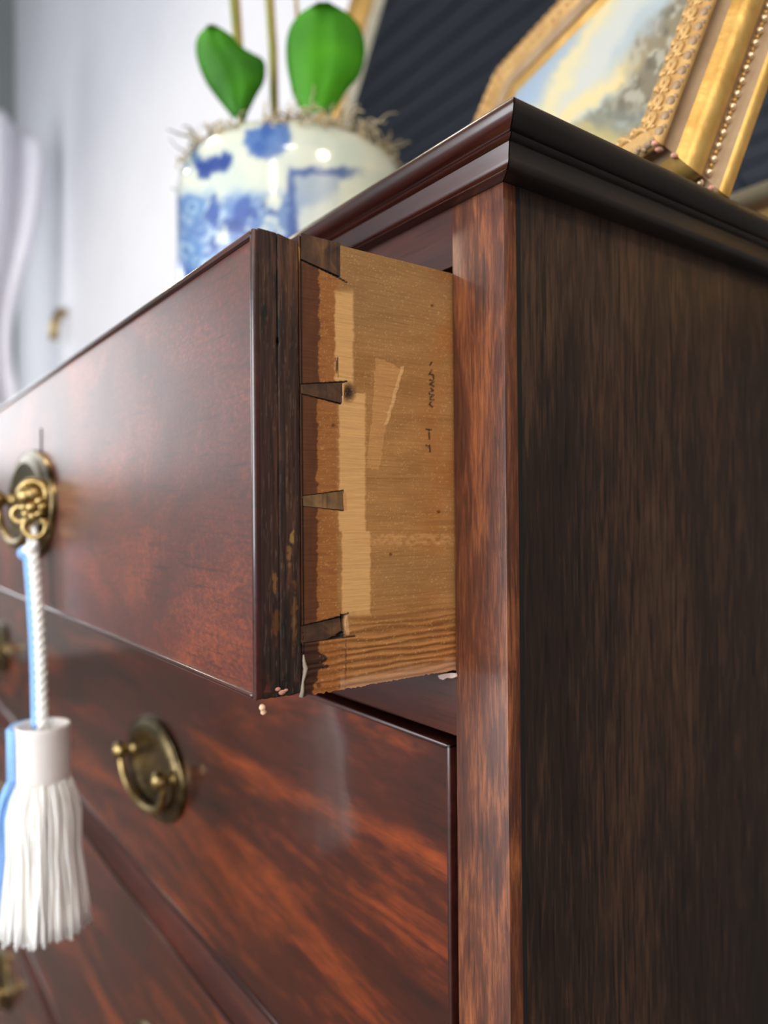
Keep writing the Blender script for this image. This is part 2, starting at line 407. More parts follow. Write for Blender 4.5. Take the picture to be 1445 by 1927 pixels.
sweep('side_moulding', [lambda o, z: (XL-o*KS, DEP, z), lambda o, z: (XL-o*KS, -o+e_, z)], m_cornside)

# brass handle --------------------------------------------------------------
def handle(drw, cx, yf, cz, wid=.112, hgt=.070):
    cs = (cx, yf, cz)
    pr = [(.0001, .0022), (.45, .0024), (.60, .0030), (.72, .0056), (.80, .0062), (.90, .0038), (.94, .0030), (.97, .0036), (1.0, .0028), (1.0, 0)]
    mbp = MB(); n = 56; V = []; F = []
    for r, h in pr:
        for k in range(n):
            th = 2*PI*k/n; V.append((cx+wid/2*r*math.cos(th), yf-h, cz+hgt/2*r*math.sin(th)))
    for i in range(len(pr)-1):
        for k in range(n): F.append((i*n+k, (i+1)*n+k, (i+1)*n+(k+1) % n, i*n+(k+1) % n))
    mbp.add(V, F); mbp.obj('backplate', m_brassd, drw, True)
    hx = wid*.37
    for s_ in (-1, 1):
        MB().lathe([(.0068, 0), (.0070, .002), (.0038, .003), (.0034, .0055), (.0058, .007), (.0070, .0095), (.0062, .0125), (.003, .0145), (.0002, .015)], (cx+s_*hx, yf-.003, cz+.004), (0, -1, 0), 20).obj('post', m_brass, drw, True)
    pts = []
    for k in range(25):
        a = PI*k/24
        x = cx - (hx+.004)*math.cos(a); z = cz+.004-.029*math.sin(a)**.8 if 0 < k < 24 else cz+.004
        pts.append((x, yf-.0115+.0015*math.sin(a), z))
    MB().tube(pts, [.0020+.0012*math.sin(PI*k/24) for k in range(25)], 10).obj('bail', m_brass, drw, True)

HX = -.343
HXL = -.955
def front_panel(name, x0, x1, yf, za, zb, th, mat, hz=None, bw=.0022, proud=.0013):
    d = autosmooth(MB().box(x0+bw*.7, x1-bw*.7, yf, yf+th, za+bw*.7, zb-bw*.7).obj(name, mat, chest))
    for (a, b_, c, e) in ((x0, x1, zb-bw, zb), (x0, x1, za, za+bw), (x0, x0+bw, za, zb), (x1-bw, x1, za, zb)):
        # rounded bead: half-round front
        bx = MB().box(a, b_, yf-proud, yf+th*.6, c, e, .0008, 3).obj('cockbead', m_bead, d); autosmooth(bx, 50)
    return d
ds = []
for za, zb, hz in ((.6395, .8165, .7245), (.3860, .6100, .500), (.1570, .3575, .272)):
    d = front_panel('drawer', XL+PW+.0038, -PW-.0038, .0012, za, zb, .018, m_flame)
    MB().box(XL+.04, -.04, .0195, DEP-.03, za+.006, zb-.02).obj('drawer_box', m_inside, d)
    handle(d, HX, .0012, hz); handle(d, HXL, .0012, hz)

# top drawer, pulled out ------------------------------------------------------
YF = -.0793; YB = -.0635; DZ0, DZ1 = .8452, .9866
x0d, x1d = XL+.0262, -.0262
d1 = autosmooth(MB().box(x0d, x1d-.0003, YF+.0010, YF+.0062, DZ0+.0020, DZ1-.0022).obj('drawer', m_front, chest))
d1['label'] = 'top drawer pulled open with dovetailed side showing'
for (a, b_, c, e) in ((x0d, x1d, DZ1-.0026, DZ1), (x0d, x1d-.0025, DZ0, DZ0+.0020), (x0d, x0d+.0022, DZ0, DZ1), (x1d-.0021, x1d+.0002, DZ0, DZ1+.0001)):
    autosmooth(MB().box(a, b_, YF-.0002, YF+.0024, c, e, .00085, 4).obj('cockbead', m_bead, d1), 50)
# facing board edge and core board edge with the split between them
m_edgep = vcol_mat('aged edge of drawer front', .62, .05, .3, amt=.3, bst=.4, grainmap=(900, 900, 80), spec=.4)
def edgeboard(name, ya, yb, wob, ztop, drop, split):
    nz, nyy = 330, 26
    Z = np.linspace(DZ0+.0002, ztop, nz+1); G = np.array([split(t) for t in np.linspace(0, 1, nz+1)])
    A = ya+(G if wob == 'b' else 0*G); B = yb-(G if wob == 'a' else 0*G)
    T = np.linspace(0, 1, nyy+1)
    Yg_ = A[:, None]*(1-T)+B[:, None]*T; Zg_ = Z[:, None]+0*Yg_
    top = sstep(ztop-.004, ztop, Zg_); Zg_ = Zg_+top*(drop[0]*(1-T)+drop[1]*T)
    bot = sstep(DZ0+.004, DZ0, Zg_); Zg_ = Zg_+bot*.0009*(fbm(Yg_*500, Yg_*0, 3)-.4)
    dd = np.minimum(T, 1-T)*(yb-ya); rnd_ = -.0003*(1-np.clip(dd/.0006, 0, 1))**2
    Xg_ = x1d+rnd_+(fbm(Yg_*1500, Zg_*90, 4)-.5)*.00022-.0006*sstep(DZ0+.010, DZ0, Zg_)*fbm(Yg_*400, Zg_*400, 3)
    Vv = np.stack([Xg_, Yg_, Zg_], -1).reshape(-1, 3); ix = np.arange(len(Vv)).reshape(nz+1, nyy+1)
    Ff = np.stack([ix[:-1, :-1], ix[:-1, 1:], ix[1:, 1:], ix[1:, :-1]], -1).reshape(-1, 4).tolist()
    n = len(Vv); rim = [ix[0, k] for k in range(nyy+1)]+[ix[i, nyy] for i in range(1, nz+1)]+[ix[nz, k] for k in range(nyy-1, -1, -1)]+[ix[i, 0] for i in range(nz-1, 0, -1)]
    Bk = Vv[rim].copy(); Bk[:, 0] = x0d; Vall = np.concatenate([Vv, Bk]); m_ = len(rim)
    for i in range(m_): Ff.append((int(rim[(i+1) % m_]), int(rim[i]), n+i, n+(i+1) % m_))
    Ff.append(tuple(n+i for i in range(m_)))
    o = link(name, Vall, Ff, m_edgep, d1, False)
    me = o.data; me.polygons.foreach_set('use_smooth', [i < nz*nyy for i in range(len(me.polygons))])
    px, py = proj(Vall); c = np.zeros((len(Vall), 3)); c[:] = (52, 31, 24)
    c = lerp(c, (78, 48, 34), sstep(.4, .65, fbm(px/5, py/90, 4)))
    c = lerp(c, (34, 21, 18), .75*sstep(.45, .65, fbm(px/4+9, py/60+4, 4)))
    c = lerp(c, (104, 66, 42), .7*sstep(522, 528, px)*sstep(640, 520, py)*sstep(.3, .6, fbm(px/6+3, py/70, 4)))
    c = lerp(c, (58, 32, 28), .7*sstep(515, 505, px)*sstep(600, 700, py))
    c = lerp(c, (26, 17, 15), .6*sstep(1000, 1250, py)*sstep(.35, .6, fbm(px/9, py/22, 4)))
    for (cx, cy, rx, ry, cc, f_) in ((549, 1012, 6, 14, (176, 140, 74), .8), (545, 1045, 5, 30, (150, 108, 54), .8), (517, 1098, 5, 18, (140, 96, 44), .8), (520, 1170, 7, 30, (110, 68, 32), .8), (554, 1160, 6, 60, (118, 76, 36), .7), (546, 1085, 5, 20, (96, 62, 34), .6), (498, 590, 5, 16, (12, 8, 8), .9), (523, 608, 4, 12, (8, 5, 5), .9), (533, 1185, 6, 14, (20, 16, 16), .9), (535, 1285, 12, 16, (18, 13, 14), .85)):
        d_ = np.hypot((px-cx)/rx, (py-cy)/ry)+(fbm(px/4, py/8, 3)-.5)*1.6; c = lerp(c, cc, f_*sstep(1.1, .7, d_))
    c = lerp(c, (150, 130, 112), .35*sstep(.70, .78, fbm(px/1.6, py/26, 2)))
    c = lerp(c, (10, 7, 6), .8*(np.abs(px-(519+.018*(py-430)+3*fbm(py/40, px*0, 2))) < .9)*(py > 600)*(py < 760))
    set_paint(o, c); return o
YS = YF+.0083
spl = lambda t: (.00012*max(0, (t-.70)/.30) + .00002 + (.00035*math.exp(-((t-.765)/.008)**2) if t > .5 else 0)) if t > .68 else 0.0
edgeboard('facing_board', YF+.0019, YS, 'a', DZ1+.0004, (0, -.0002), spl)
edgeboard('core_board', YS+.00004, YB, 'b', DZ1+.0004, (-.0002, -.0016), spl)
# lower end: dark battered patch and pink chips
ch = MB()
for (px, py, r) in ((523, 1297, .0010), (531, 1303, .0013), (538, 1299, .0008)):
    p = at(px, py, (1, 0, 0), x1d+.0001); ch.sphere(p, r, 7, 5, (.15, 1, .6))
ch.obj('chip', m_pink, d1, True)['label'] = 'pink chipped patch at foot of drawer end'
gl = MB(); pts = [at(px, py, (1, 0, 0), x1d+.00025) for px, py in ((571, 1232), (572, 1245), (575, 1258), (573, 1270), (570, 1282), (569, 1300), (567, 1312))]
gl.tube(pts, [.0002, .0005, .0008, .0006, .0004, .0006, .0008], 6)
gl.obj('glue_line', plain('old glue', (150, 138, 124), .6, nz=.1), d1, True)
# sliver of pale wood hanging under the corner
p0 = at(492, 1326, (1, 0, 0), x1d-.0008); p1 = at(497, 1344, (1, 0, 0), x1d-.0008)
MB().tube([p0+(p1-p0)*t for t in (0, .2, .45, .5, .8, 1)], [.0005, .0010, .0009, .0007, .0010, .0006], 7).obj('splinter', plain('pale splinter', (226, 184, 150), .7, nz=.1, nsc=800), d1, True)['label'] = 'pale splinter hanging from the drawer corner'
# thin crack above the top handle
c0 = at(77, 806, (0, 1, 0), YF+.0008); c1 = at(77, 850, (0, 1, 0), YF+.0008)
MB().box(c0[0]-.0012, c0[0]+.0012, YF+.0006, YF+.0012, c1[2], c0[2]).obj('crack', m_black, d1)['label'] = 'short dark vertical crack above the top handle'

# dovetailed right side board: fine grid, pockets for the pins, painted wear
XS = x1d-.0001; SY0, SY1 = YB+.0001, .40
pins = [[(564, 440), (639, 460), (639, 523), (566, 489)], [(566, 724), (644, 720), (643, 761), (567, 741)],
        [(570, 934), (646, 923), (646, 961), (571, 952)], [(570, 1178), (647, 1158), (647, 1199), (572, 1210)]]
hole = [(641, 1156), (650, 1158), (648, 1187), (642, 1199), (612, 1204), (628, 1196), (640, 1186), (638, 1170)]
vis1 = .006
NYv, NZv = 245, 470
ys = np.concatenate([np.linspace(SY0, vis1, NYv), [.03, .1, .2, SY1]])
SZ0, SZ1 = .8443, .9880
zs = np.linspace(SZ0, SZ1, NZv)
Yg, Zg = np.meshgrid(ys, zs, indexing='ij')
P = np.stack([np.full(Yg.shape, XS), Yg, Zg], -1)
px, py = proj(P)
wx = px+(fbm(px/26, py/9, 3)-.5)*6; wy = py+(fbm(px/9+50, py/26, 3)-.5)*5
def wpoly(poly, grow=0): 
    c = np.mean(poly, 0); q = [(c[0]+(a-c[0])*(1+grow), c[1]+(b-c[1])*(1+grow*1.6)) for a, b in poly]; return q
depth = np.zeros(Yg.shape)
inp = np.zeros(Yg.shape, bool)
for pp in pins: inp |= inpoly(px, py, pp)
inh = inpoly(px, py, hole)
# raised ridges of the weathered grain low down, faint saw lines elsewhere
zz = Zg*1000
ridge = np.sin(zz*2*PI/2.3+fbm(Yg*60, zz*.35, 3)*7+Yg*20)
low = sstep(.8443+.030, .8443+.012, Zg)
depth += (ridge*.00016*low + (fbm(Yg*120, zz*3.2, 4)-.5)*.00014)
vis = px < 900
col = np.zeros(Yg.shape+(3,)); col[:] = (176, 126, 74)
col = lerp(col, (160, 112, 62), sstep(.3, .8, fbm(px/60, py/22, 4)))
col = lerp(col, (186, 136, 78), .6*sstep(.45, .85, fbm(px/120+9, py/8, 4)))
col = lerp(col, (152, 116, 74), .6*sstep(720, 560, py)*sstep(620, 660, px))
col = lerp(col, (168, 104, 52), .7*sstep(760, 850, px)*sstep(.3, .7, fbm(px/40, py/50, 3)))
col = lerp(col, (160, 120, 74), .6*sstep(1030, 1060, py)*sstep(1140, 1090, py)*sstep(690, 730, px))
# darker ridges
col = lerp(col, (122, 68, 32), .75*low*sstep(0, .9, ridge))
col = lerp(col, (196, 130, 72), .55*low*sstep(-.1, -.9, ridge))
col = lerp(col, (150, 84, 42), .5*low*sstep(680, 600, px))
# orange band next to the joint
col = lerp(col, (166, 106, 56), .9*sstep(652, 634, wx)*sstep(540, 520, -0*py+540))
band = sstep(640, 630, wx)*sstep(480, 520, py)
col = lerp(col, (160, 100, 50), .8*band)
col = lerp(col, (136, 82, 42), .5*band*sstep(.5, .75, fbm(px/30, py/5, 4)))
# pale planed strip
ls = np.where(py < 740, sstep(628, 632, wx)*sstep(668, 662, wx)*sstep(540, 556, wy), sstep(636, 640, wx)*sstep(690, 685, wx+(0)))
ls = np.where(py > 1000, sstep(641, 645, wx)*sstep(699, 695, wx)*sstep(1163, 1150, wy), ls)
col = lerp(col, (226, 176, 114), .9*ls)
ls2 = inpoly(wx, wy, [(707, 671), (742, 687), (756, 697), (728, 791), (714, 884), (690, 880), (700, 780)])
col = lerp(col, (206, 152, 94), .7*ls2)
col = lerp(col, (226, 178, 124), .8*(np.abs((wx-756)*.94+(wy-697)*.28) < 3)*(wy > 690)*(wy < 800))
ls3 = sstep(1003, 1007, wy)*sstep(1030, 1022, wy)*sstep(650, 690, px)
col = lerp(col, (216, 160, 104), .6*ls3*sstep(.3, .6, fbm(px/8, py/5, 3)))
# dark varnish run along the joint
de = np.where(py < 735, 600, np.where(py < 1170, 597, 600))+(fbm(py/7, px*0+3, 4)-.5)*9+(sstep(1225, 1235, py)-sstep(1242, 1252, py))*14+(sstep(1248, 1252, py)-sstep(1257, 1261, py))*16-sstep(1270, 1290, py)*10
dk = sstep(de+1.5, de-1.5, px)*sstep(484, 498, py)
col = lerp(col, (78, 42, 24), .92*dk*(.75+.25*fbm(px/5, py/40, 3)))
col = lerp(col, (50, 28, 18), .7*dk*sstep(1190, 1230, py))
col = lerp(col, (70, 46, 26), .8*sstep(18, 6, np.hypot((wx-655), (wy-738)*.75))*(px > 645))
col = lerp(col, (24, 15, 10), .7*sstep(9, 4, np.hypot((wx-655)*1.1, (wy-738)*.8))*(px > 645))
col = lerp(col, (60, 36, 20), .8*(np.abs(px-634+.05*(py-690)*.2) < 3)*(py > 672)*(py < 712)*sstep(.3, .5, fbm(px/3, py/9, 2)))
# joint lines
def seg(ax_, ay_, bx_, by_, wd_, c=(22, 14, 10), f=1.):
    global col
    dx, dy = bx_-ax_, by_-ay_; t = np.clip(((px-ax_)*dx+(py-ay_)*dy)/(dx*dx+dy*dy), 0, 1)
    d = np.hypot(px-ax_-t*dx, py-ay_-t*dy); col = lerp(col, c, f*sstep(wd_+.8, wd_-.4, d))
for pp in pins:
    for i in (0, 1, 2): seg(*pp[i], *pp[i+1], 1.0, f=.8)
seg(566, 430, 572, 1320, 1.3, (14, 9, 7)); seg(600, 503, 652, 531, 1.3); seg(566, 723, 652, 718, 1.6); seg(645, 724, 643, 764, 2.4, (216, 164, 110)); seg(648, 930, 650, 958, 3, (206, 150, 96))
seg(646, 1158, 655, 1154, 1.2); seg(645, 1200, 668, 1197, 1.2)
seg(651, 1160, 654, 1192, 3.2, (206, 160, 112)); seg(651, 1205, 650, 1300, 1.0, (96, 56, 30), .6)
# pencil-like handwriting running down the board (illegible)
for a in [((812, 682), (809, 687)), ((812, 697), (808, 704)), ((808, 704), (815, 706)), ((815, 706), (816, 713)), ((809, 715), (816, 718)), ((816, 718), (809, 723)), ((809, 723), (816, 727)), ((811, 731), (815, 735)), ((815, 735), (808, 738)),
          ((808, 741), (816, 744)), ((816, 744), (809, 748)), ((809, 751), (816, 752)), ((811, 756), (808, 761)), ((808, 761), (814, 766)),
          ((802, 808), (811, 809)), ((807, 809), (808, 826)), ((808, 838), (809, 850)), ((802, 838), (805, 840))]:
    seg(*a[0], *a[1], 1.5, (66, 42, 24), .85)
for (a, b_, r_) in ((813, 575, 2.5), (825, 963, 3), (735, 1043, 2.6), (627, 800, 3), (600, 1290, 4)):
    col = lerp(col, (90, 46, 20), .8*sstep(r_+1.5, r_-1, np.hypot(px-a, py-b_)))
col = lerp(col, (222, 178, 120), .5*sstep(.72, .80, fbm(px/2.5, py/1.7, 2))*(px > 600))
# frayed pale lower edge
col = lerp(col, (196, 150, 120), .7*sstep(1268, 1290, py+(px-640)*.19+(fbm(px/14, py*0, 3)-.5)*14)*(px > 640))
depth += -.0006*inp - .0026*inh
depth -= .00025*dk*0
X = XS+depth
# frayed bottom edge
Zg2 = Zg.copy(); Zg2[:, 0] += (fbm(Yg[:, 0]*900, Yg[:, 0]*0+4, 3)-.6)*.0010
V = np.stack([X, Yg, Zg2], -1).reshape(-1, 3); ny, nzz = Yg.shape
idx = np.arange(ny*nzz).reshape(ny, nzz)
F = np.stack([idx[:-1, :-1], idx[1:, :-1], idx[1:, 1:], idx[:-1, 1:]], -1).reshape(-1, 4)
col[inp] = (24, 15, 10); col[inh] = (8, 6, 5)
m_pine = vcol_mat('weathered pine drawer side', .62, 0, amt=.22, bst=.35, grainmap=(900, 60, 1400), spec=.35)
me = bpy.data.meshes.new('side_board'); off = np.array(chest.location)
nf = len(F); me.vertices.add(len(V)); me.vertices.foreach_set('co', (V-off).astype(np.float32).ravel())
me.loops.add(nf*4); me.loops.foreach_set('vertex_index', F.ravel().astype(np.int32))
me.polygons.add(nf); me.polygons.foreach_set('loop_start', (np.arange(nf)*4).astype(np.int32))
me.polygons.foreach_set('use_smooth', np.ones(nf, bool)); me.update(calc_edges=True); me.validate()
me.materials.append(m_pine); so = bpy.data.objects.new('side_board', me); COL.objects.link(so); so.parent = d1
set_paint(so, col.reshape(-1, 3)); so['label'] = 'pale scuffed softwood side of the open drawer'
MB().box(XS-.009, XS-.0032, SY0+.002, SY1, SZ0+.0006, SZ1-.0022).obj('side_board_core', m_inside, d1)
MB().box(XS-.0035, XS-.00025, SY0+.015, SY1, SZ1-.002, SZ1).box(XS-.0035, XS-.0005, SY0+.015, SY1, SZ0+.0008, SZ0+.003).obj('side_board_edge', m_inside, d1)
for i, pp in enumerate(pins):
    c = np.mean(pp, 0); q = [((c[0]+(a-c[0])*.97) if a > 600 else 563, c[1]+(b_-c[1])*(.955 if i else .985)) for a, b_ in pp]
    if i == 3: q = [q[0], (636, 1162), (637, 1172), (638, 1186), (626, 1194), (611, 1202), q[3]]
    poly = [at(a, b_, (1, 0, 0), XS-.0012) for a, b_ in q]
    poly = [(XS-.0012, p[1], p[2]) for p in poly]
    MB().prism(poly, (.00115, 0, 0)).obj('dovetail_pin', m_pinlt if i == 2 else m_pin, d1)
# rest of the drawer box
MB().box(x0d+.001, x0d+.009, YB, .40, SZ0, SZ1).obj('side_board', m_inside, d1)
MB().box(x0d+.009, XS-.009, YB, .39, SZ0+.006, SZ0+.012).obj('bottom_board', m_inside, d1)
MB().box(x0d+.009, XS-.009, .385, .395, SZ0+.006, SZ1-.01).obj('back_board', m_inside, d1)
handle(d1, -.343, YF+.0010, .9095, .132, .070); handle(d1, HXL, YF+.0010, .9095, .132, .070)
# torn paper scrap caught under the drawer at the stile
sc = [at(a, b_, (0, 1, 0), -.0002) for a, b_ in ((826, 1271), (836, 1268), (850, 1266), (860, 1267), (861, 1273), (852, 1276), (843, 1275), (836, 1279), (829, 1277))]
MB().prism(sc, (0, -.0006, .0)).obj('paper_scrap', plain('old paper scrap', (196, 170, 160), .8, nz=.1, nsc=400), chest)

# ================================================================== key and tassel
TX, TY = -.2747, -.0872
key = empty('key', (TX-.008, YF-.004, .905)); tag(key, 'ornate brass key standing out of the top drawer handle plate', 'key')
kc = Vector(at(66, 958, (0, 1, 0), TY))
MB().tube([(kc.x-.004, YF+.0005, kc.z), (kc.x-.003, YF-.004, kc.z), (kc.x, kc.y+.004, kc.z)], .0030, 12).obj('shank', m_brass, key, True)
# pierced cartouche bow facing the viewer
bd = Vector((-Fv[0], -Fv[1], 0)).normalized(); br = Vector((Rv[0], Rv[1], 0)).normalized(); up = Vector((0, 0, 1))
def ring(mbx, c, r, t, n=22, sx=1, sz=1):
    pts = [c+br*(r*sx*math.cos(2*PI*k/n))+up*(r*sz*math.sin(2*PI*k/n)) for k in range(n+1)]; mbx.tube(pts, t, 8, False)
kb = MB(); ring(kb, kc+up*.0085-br*.001, .0078, .0022); ring(kb, kc-br*.0085-up*.003, .0045, .0017); ring(kb, kc+br*.0085-up*.004, .0050, .0018); ring(kb, kc-up*.0105, .0060, .0017, sx=1.1)
kb.obj('bow', m_brass, key, True)
ks = MB()
for k in range(8):
    a = 2*PI*k/8; c = kc+br*.0052*math.cos(a)+up*(.0052*math.sin(a)+.001)+bd*.0016; ks.sphere(c, .0032, 9, 6)
ks.sphere(kc+bd*.0035+up*.001, .0034, 10, 7); ks.sphere(kc+up*.0085-br*.001, .0060, 14, 8)
ks.obj('rosette', m_brass, key, True)['label'] = 'rounded cast flower on the key bow'

tas = empty('tassel', (TX, TY, .6575)); tag(tas, 'ivory white tassel on twisted cord hanging from key, with pale blue camera ghost beside it', 'tassel')
ct = Vector(at(62, 1028, (0, 1, 0), TY)); cb = Vector((TX, TY, .782))
cpt = [ct+(cb-ct)*t+br*(.0012*math.sin(t*PI)) for t in np.linspace(0, 1, 60)]
for s_ in range(3):
    pts = []
    for i, p in enumerate(cpt):
        a = i*.75+s_*2*PI/3; pts.append(p+(br*math.cos(a)+bd*math.sin(a))*.0019)
    MB().tube(pts, .00150, 7).obj('cord_strand', m_cotton, tas, True)
MB().tube([p-br*.0044-bd*.001 for p in cpt], .0023, 8).obj('ghost_cord', m_ghost, tas, True)['label'] = 'pale blue camera ghost along the cord'
# loop over the bow
lp = []
for k in range(17):
    a = PI*k/16; lp.append(ct+up*(.012*math.sin(a))-bd*(.0105*math.sin(a/2)**2*0)+br*(.0035*math.cos(a))+bd*(.004*math.cos(a)))
MB().tube(lp, .0019, 8).obj('loop', m_cotton, tas, True)
kn = MB(); kn.sphere(ct-up*.002-br*.001, .0048, 12, 8, (1, 1, .8)); kn.obj('knot', m_cotton, tas, True)
MB().sphere(ct-up*.004-br*.0055-bd*.001, .0040, 10, 7).obj('ghost_knot', m_ghost, tas, True)
CZ0, CZ1 = .7530, .7850; cr = .0147
MB().lathe([(cr*.80, CZ0+.004), (cr*.86, CZ0+.0006), (cr*.95, CZ0), (cr*.985, CZ0+.0012), (cr*.97, CZ0+.006), (cr*.99, CZ1-.003), (cr*1.0, CZ1-.0008), (cr*.96, CZ1), (cr*.86, CZ1-.0006), (cr*.82, CZ1-.002), (cr*.80, CZ0+.004)], (TX, TY, 0), n=48).obj('sleeve', m_capm, tas, True)
# camera ghost left of the sleeve, built as a thin blue shell
V = []; F = []
nb = 20; la = math.atan2(-br.y, -br.x)
for j, (rr, zz_) in enumerate(((cr*1.02, CZ0+.002), (cr*1.28, CZ0+.003), (cr*1.30, CZ1-.002), (cr*1.2, CZ1-.0002), (cr*1.0, CZ1-.001))):
    for k in range(nb+1):
        a = la-1.05+1.9*k/nb; e = rr if j in (0, 4) else cr*1.02+(rr-cr*1.02)*math.sin(PI*k/nb)**.5
        V.append((TX+e*math.cos(a), TY+e*math.sin(a), zz_))
for j in range(4):
    for k in range(nb): F.append((j*(nb+1)+k, j*(nb+1)+k+1, (j+1)*(nb+1)+k+1, (j+1)*(nb+1)+k))
link('ghost_sleeve', V, F, m_ghost, tas, True)['label'] = 'pale blue camera ghost on the left of the sleeve'
MB().lathe([(.0002, CZ0+.020), (cr*.5, CZ0+.021), (cr*.8, CZ0+.014)], (TX, TY, 0), n=24).obj('plug', m_cotton, tas, True)
def strands(name, mat, n, a0, a1, rr, zbot, r0=.0130, seed=1, th=.00075, lx=0):
    rnd = random.Random(seed); mbs = MB()
    for i in range(n):
        a = a0+(a1-a0)*rnd.random(); q = rnd.random()**.5
        ra = r0*(.35+.65*q); rb = rr*(.15+.85*q)*rnd.uniform(.92, 1.06)
        zb = zbot+rnd.uniform(-.0022, .0022)+.0035*(1-q)*0
        ph = rnd.uniform(0, 6.28); pts = []
        for k in range(9):
            t = k/8; r_ = ra+(rb-ra)*(t**.8)+.0030*math.sin(PI*min(1, t*2.2))*q*(1 if t < .45 else 0)
            aa = a+.05*math.sin(t*5+ph)
            pts.append((TX+r_*math.cos(aa)+lx*t*2+.0004*math.sin(9*t+ph), TY+r_*math.sin(aa), CZ0+.004+(zb-CZ0-.004)*t))
        mbs.tube(pts, [th*1.05]*7+[th*1.15, th*1.2], 5)
    o = mbs.obj(name, mat, tas, True); o['kind'] = 'stuff'; return o
strands('skirt', m_cotton, 620, 0, 2*PI, .0235, .6750, seed=3, th=.00078, lx=.0022)
strands('ghost_skirt', m_ghost, 130, la-.75, la+.75, .0275, .6790, r0=.0165, seed=5, th=.0009)['label'] = 'pale blue camera ghost down the left of the skirt'

# ================================================================== jar, moss, orchid
JX, JY, JR = -.3847, .140, .0989; JZ = ZT
jar = empty('planter_jar', (JX, JY, JZ)); tag(jar, 'blue and white porcelain jar planter with painted flowers on chest top', 'planter')
jp = [(.070, 0), (.078, .001), (.082, .006), (.092, .020), (.0975, .040), (JR, .065), (JR, .10), (JR, .135), (.0986, .143), (.0968, .151), (.0938, .159), (.0900, .165), (.0868, .1685), (.0850, .1690), (.0835, .1675), (.0830, .160), (.0830, .12)]
# resample
pp_ = [jp[0]]
for a, b_ in zip(jp[:-1], jp[1:]):
    L_ = math.hypot(b_[0]-a[0], b_[1]-a[1]); n_ = max(1, int(L_/.0018))
    for k in range(1, n_+1): pp_.append((a[0]+(b_[0]-a[0])*k/n_, a[1]+(b_[1]-a[1])*k/n_))
mj = MB().lathe(pp_, (JX, JY, JZ), n=300); body = mj.obj('body', None, jar, True)
V = np.array(mj.v); px, py = proj(V)
front = ((V[:, :2]-np.array([JX, JY])) @ (CAM[:2]-np.array([JX, JY]))) > 0
wx = px+(fbm(px/14, py/14, 3)-.5)*16; wy = py+(fbm(px/14+70, py/14+9, 3)-.5)*16
col = np.zeros((len(V), 3)); col[:] = (214, 220, 204)
col = lerp(col, (200, 212, 200), sstep(.4, .7, fbm(px/60, py/60, 3)))
DB = (38, 66, 138); MBl = (84, 118, 176); LB = (150, 176, 208)
def blob(cx, cy, rx, ry, c, f=1., edge=.18, rot=0):
    global col
    ca, sa = math.cos(rot), math.sin(rot); dx = wx-cx; dy = wy-cy
    d = np.hypot((dx*ca+dy*sa)/rx, (-dx*sa+dy*ca)/ry)
    col = lerp(col, c, f*sstep(1+edge, 1-edge, d))
# big washes low on the jar
wash = sstep(.34, .46, fbm(px/34+3, py/34+5, 4))*sstep(345, 380, wy)*sstep(600, 560, wx)
col = lerp(col, LB, .85*wash)
wash = sstep(.44, .54, fbm(px/20+13, py/20+1, 4))*sstep(350, 395, wy)*sstep(575, 550, wx)
col = lerp(col, MBl, .8*wash)
wash = sstep(.58, .66, fbm(px/16+43, py/16+11, 3))*sstep(360, 400, wy)*sstep(560, 540, wx)
col = lerp(col, DB, .7*wash)
# flower
for a, b_, r_, s2 in ((482, 264, 23, 24), (503, 246, 16, 18), (530, 256, 19, 30), (510, 272, 26, 26), (485, 284, 16, 14), (468, 250, 9, 7)): blob(a, b_, r_, s2, MBl, .95)
blob(500, 235, 12, 26, (60, 92, 158), .7); blob(522, 262, 12, 18, (104, 136, 190), .7); blob(488, 278, 12, 12, (64, 94, 160), .6)
blob(400, 312, 34, 17, DB, .95, rot=-.1); blob(425, 300, 12, 14, DB, .9); blob(384, 318, 16, 18, DB, .9)
for a, b_ in ((392, 250), (380, 258), (368, 270), (362, 285), (370, 300), (356, 262)): blob(a, b_, 12, 9, (70, 104, 150), .85, rot=-.8)
blob(352, 320, 7, 14, (70, 110, 150), .8)
for a, b_, r_ in ((362, 388, 26), (352, 470, 30), (372, 492, 22)):
    blob(a, b_, r_, r_*.9, (92, 132, 184), .9); blob(a, b_, r_*.55, r_*.5, (160, 190, 214), .8); blob(a, b_, r_*.25, r_*.25, (60, 100, 160), .8)
blob(402, 395, 9, 34, (52, 84, 156), .9); blob(455, 400, 15, 34, (50, 82, 156), .85, rot=.4); blob(440, 420, 14, 12, DB, .8)
# reflection painted into the glaze on the right: pale panel, blue border
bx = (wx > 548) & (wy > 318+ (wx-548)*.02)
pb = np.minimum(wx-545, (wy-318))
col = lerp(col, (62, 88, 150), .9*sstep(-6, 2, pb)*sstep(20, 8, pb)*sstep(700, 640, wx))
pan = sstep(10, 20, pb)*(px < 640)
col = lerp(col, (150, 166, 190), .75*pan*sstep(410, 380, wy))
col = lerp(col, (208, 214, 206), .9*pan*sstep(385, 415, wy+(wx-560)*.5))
ang = np.arctan2(V[:, 1]-JY, V[:, 0]-JX); zz_ = (V[:, 2]-JZ)
bk = sstep(.52, .58, fbm(ang*4+20, zz_*40, 4))*(zz_ < .15)
cb_ = np.zeros_like(col); cb_[:] = (214, 220, 204); cb_ = lerp(cb_, MBl, .9*bk)
col[~front] = cb_[~front]
inner = zz_ > .166; col[inner] = (206, 210, 190)
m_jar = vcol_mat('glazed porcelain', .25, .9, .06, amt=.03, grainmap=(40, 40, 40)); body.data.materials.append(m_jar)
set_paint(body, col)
MB().lathe([(.0002, .150), (.05, .152), (.0828, .148)], (JX, JY, JZ), n=40).obj('soil', m_moss2, jar, True)
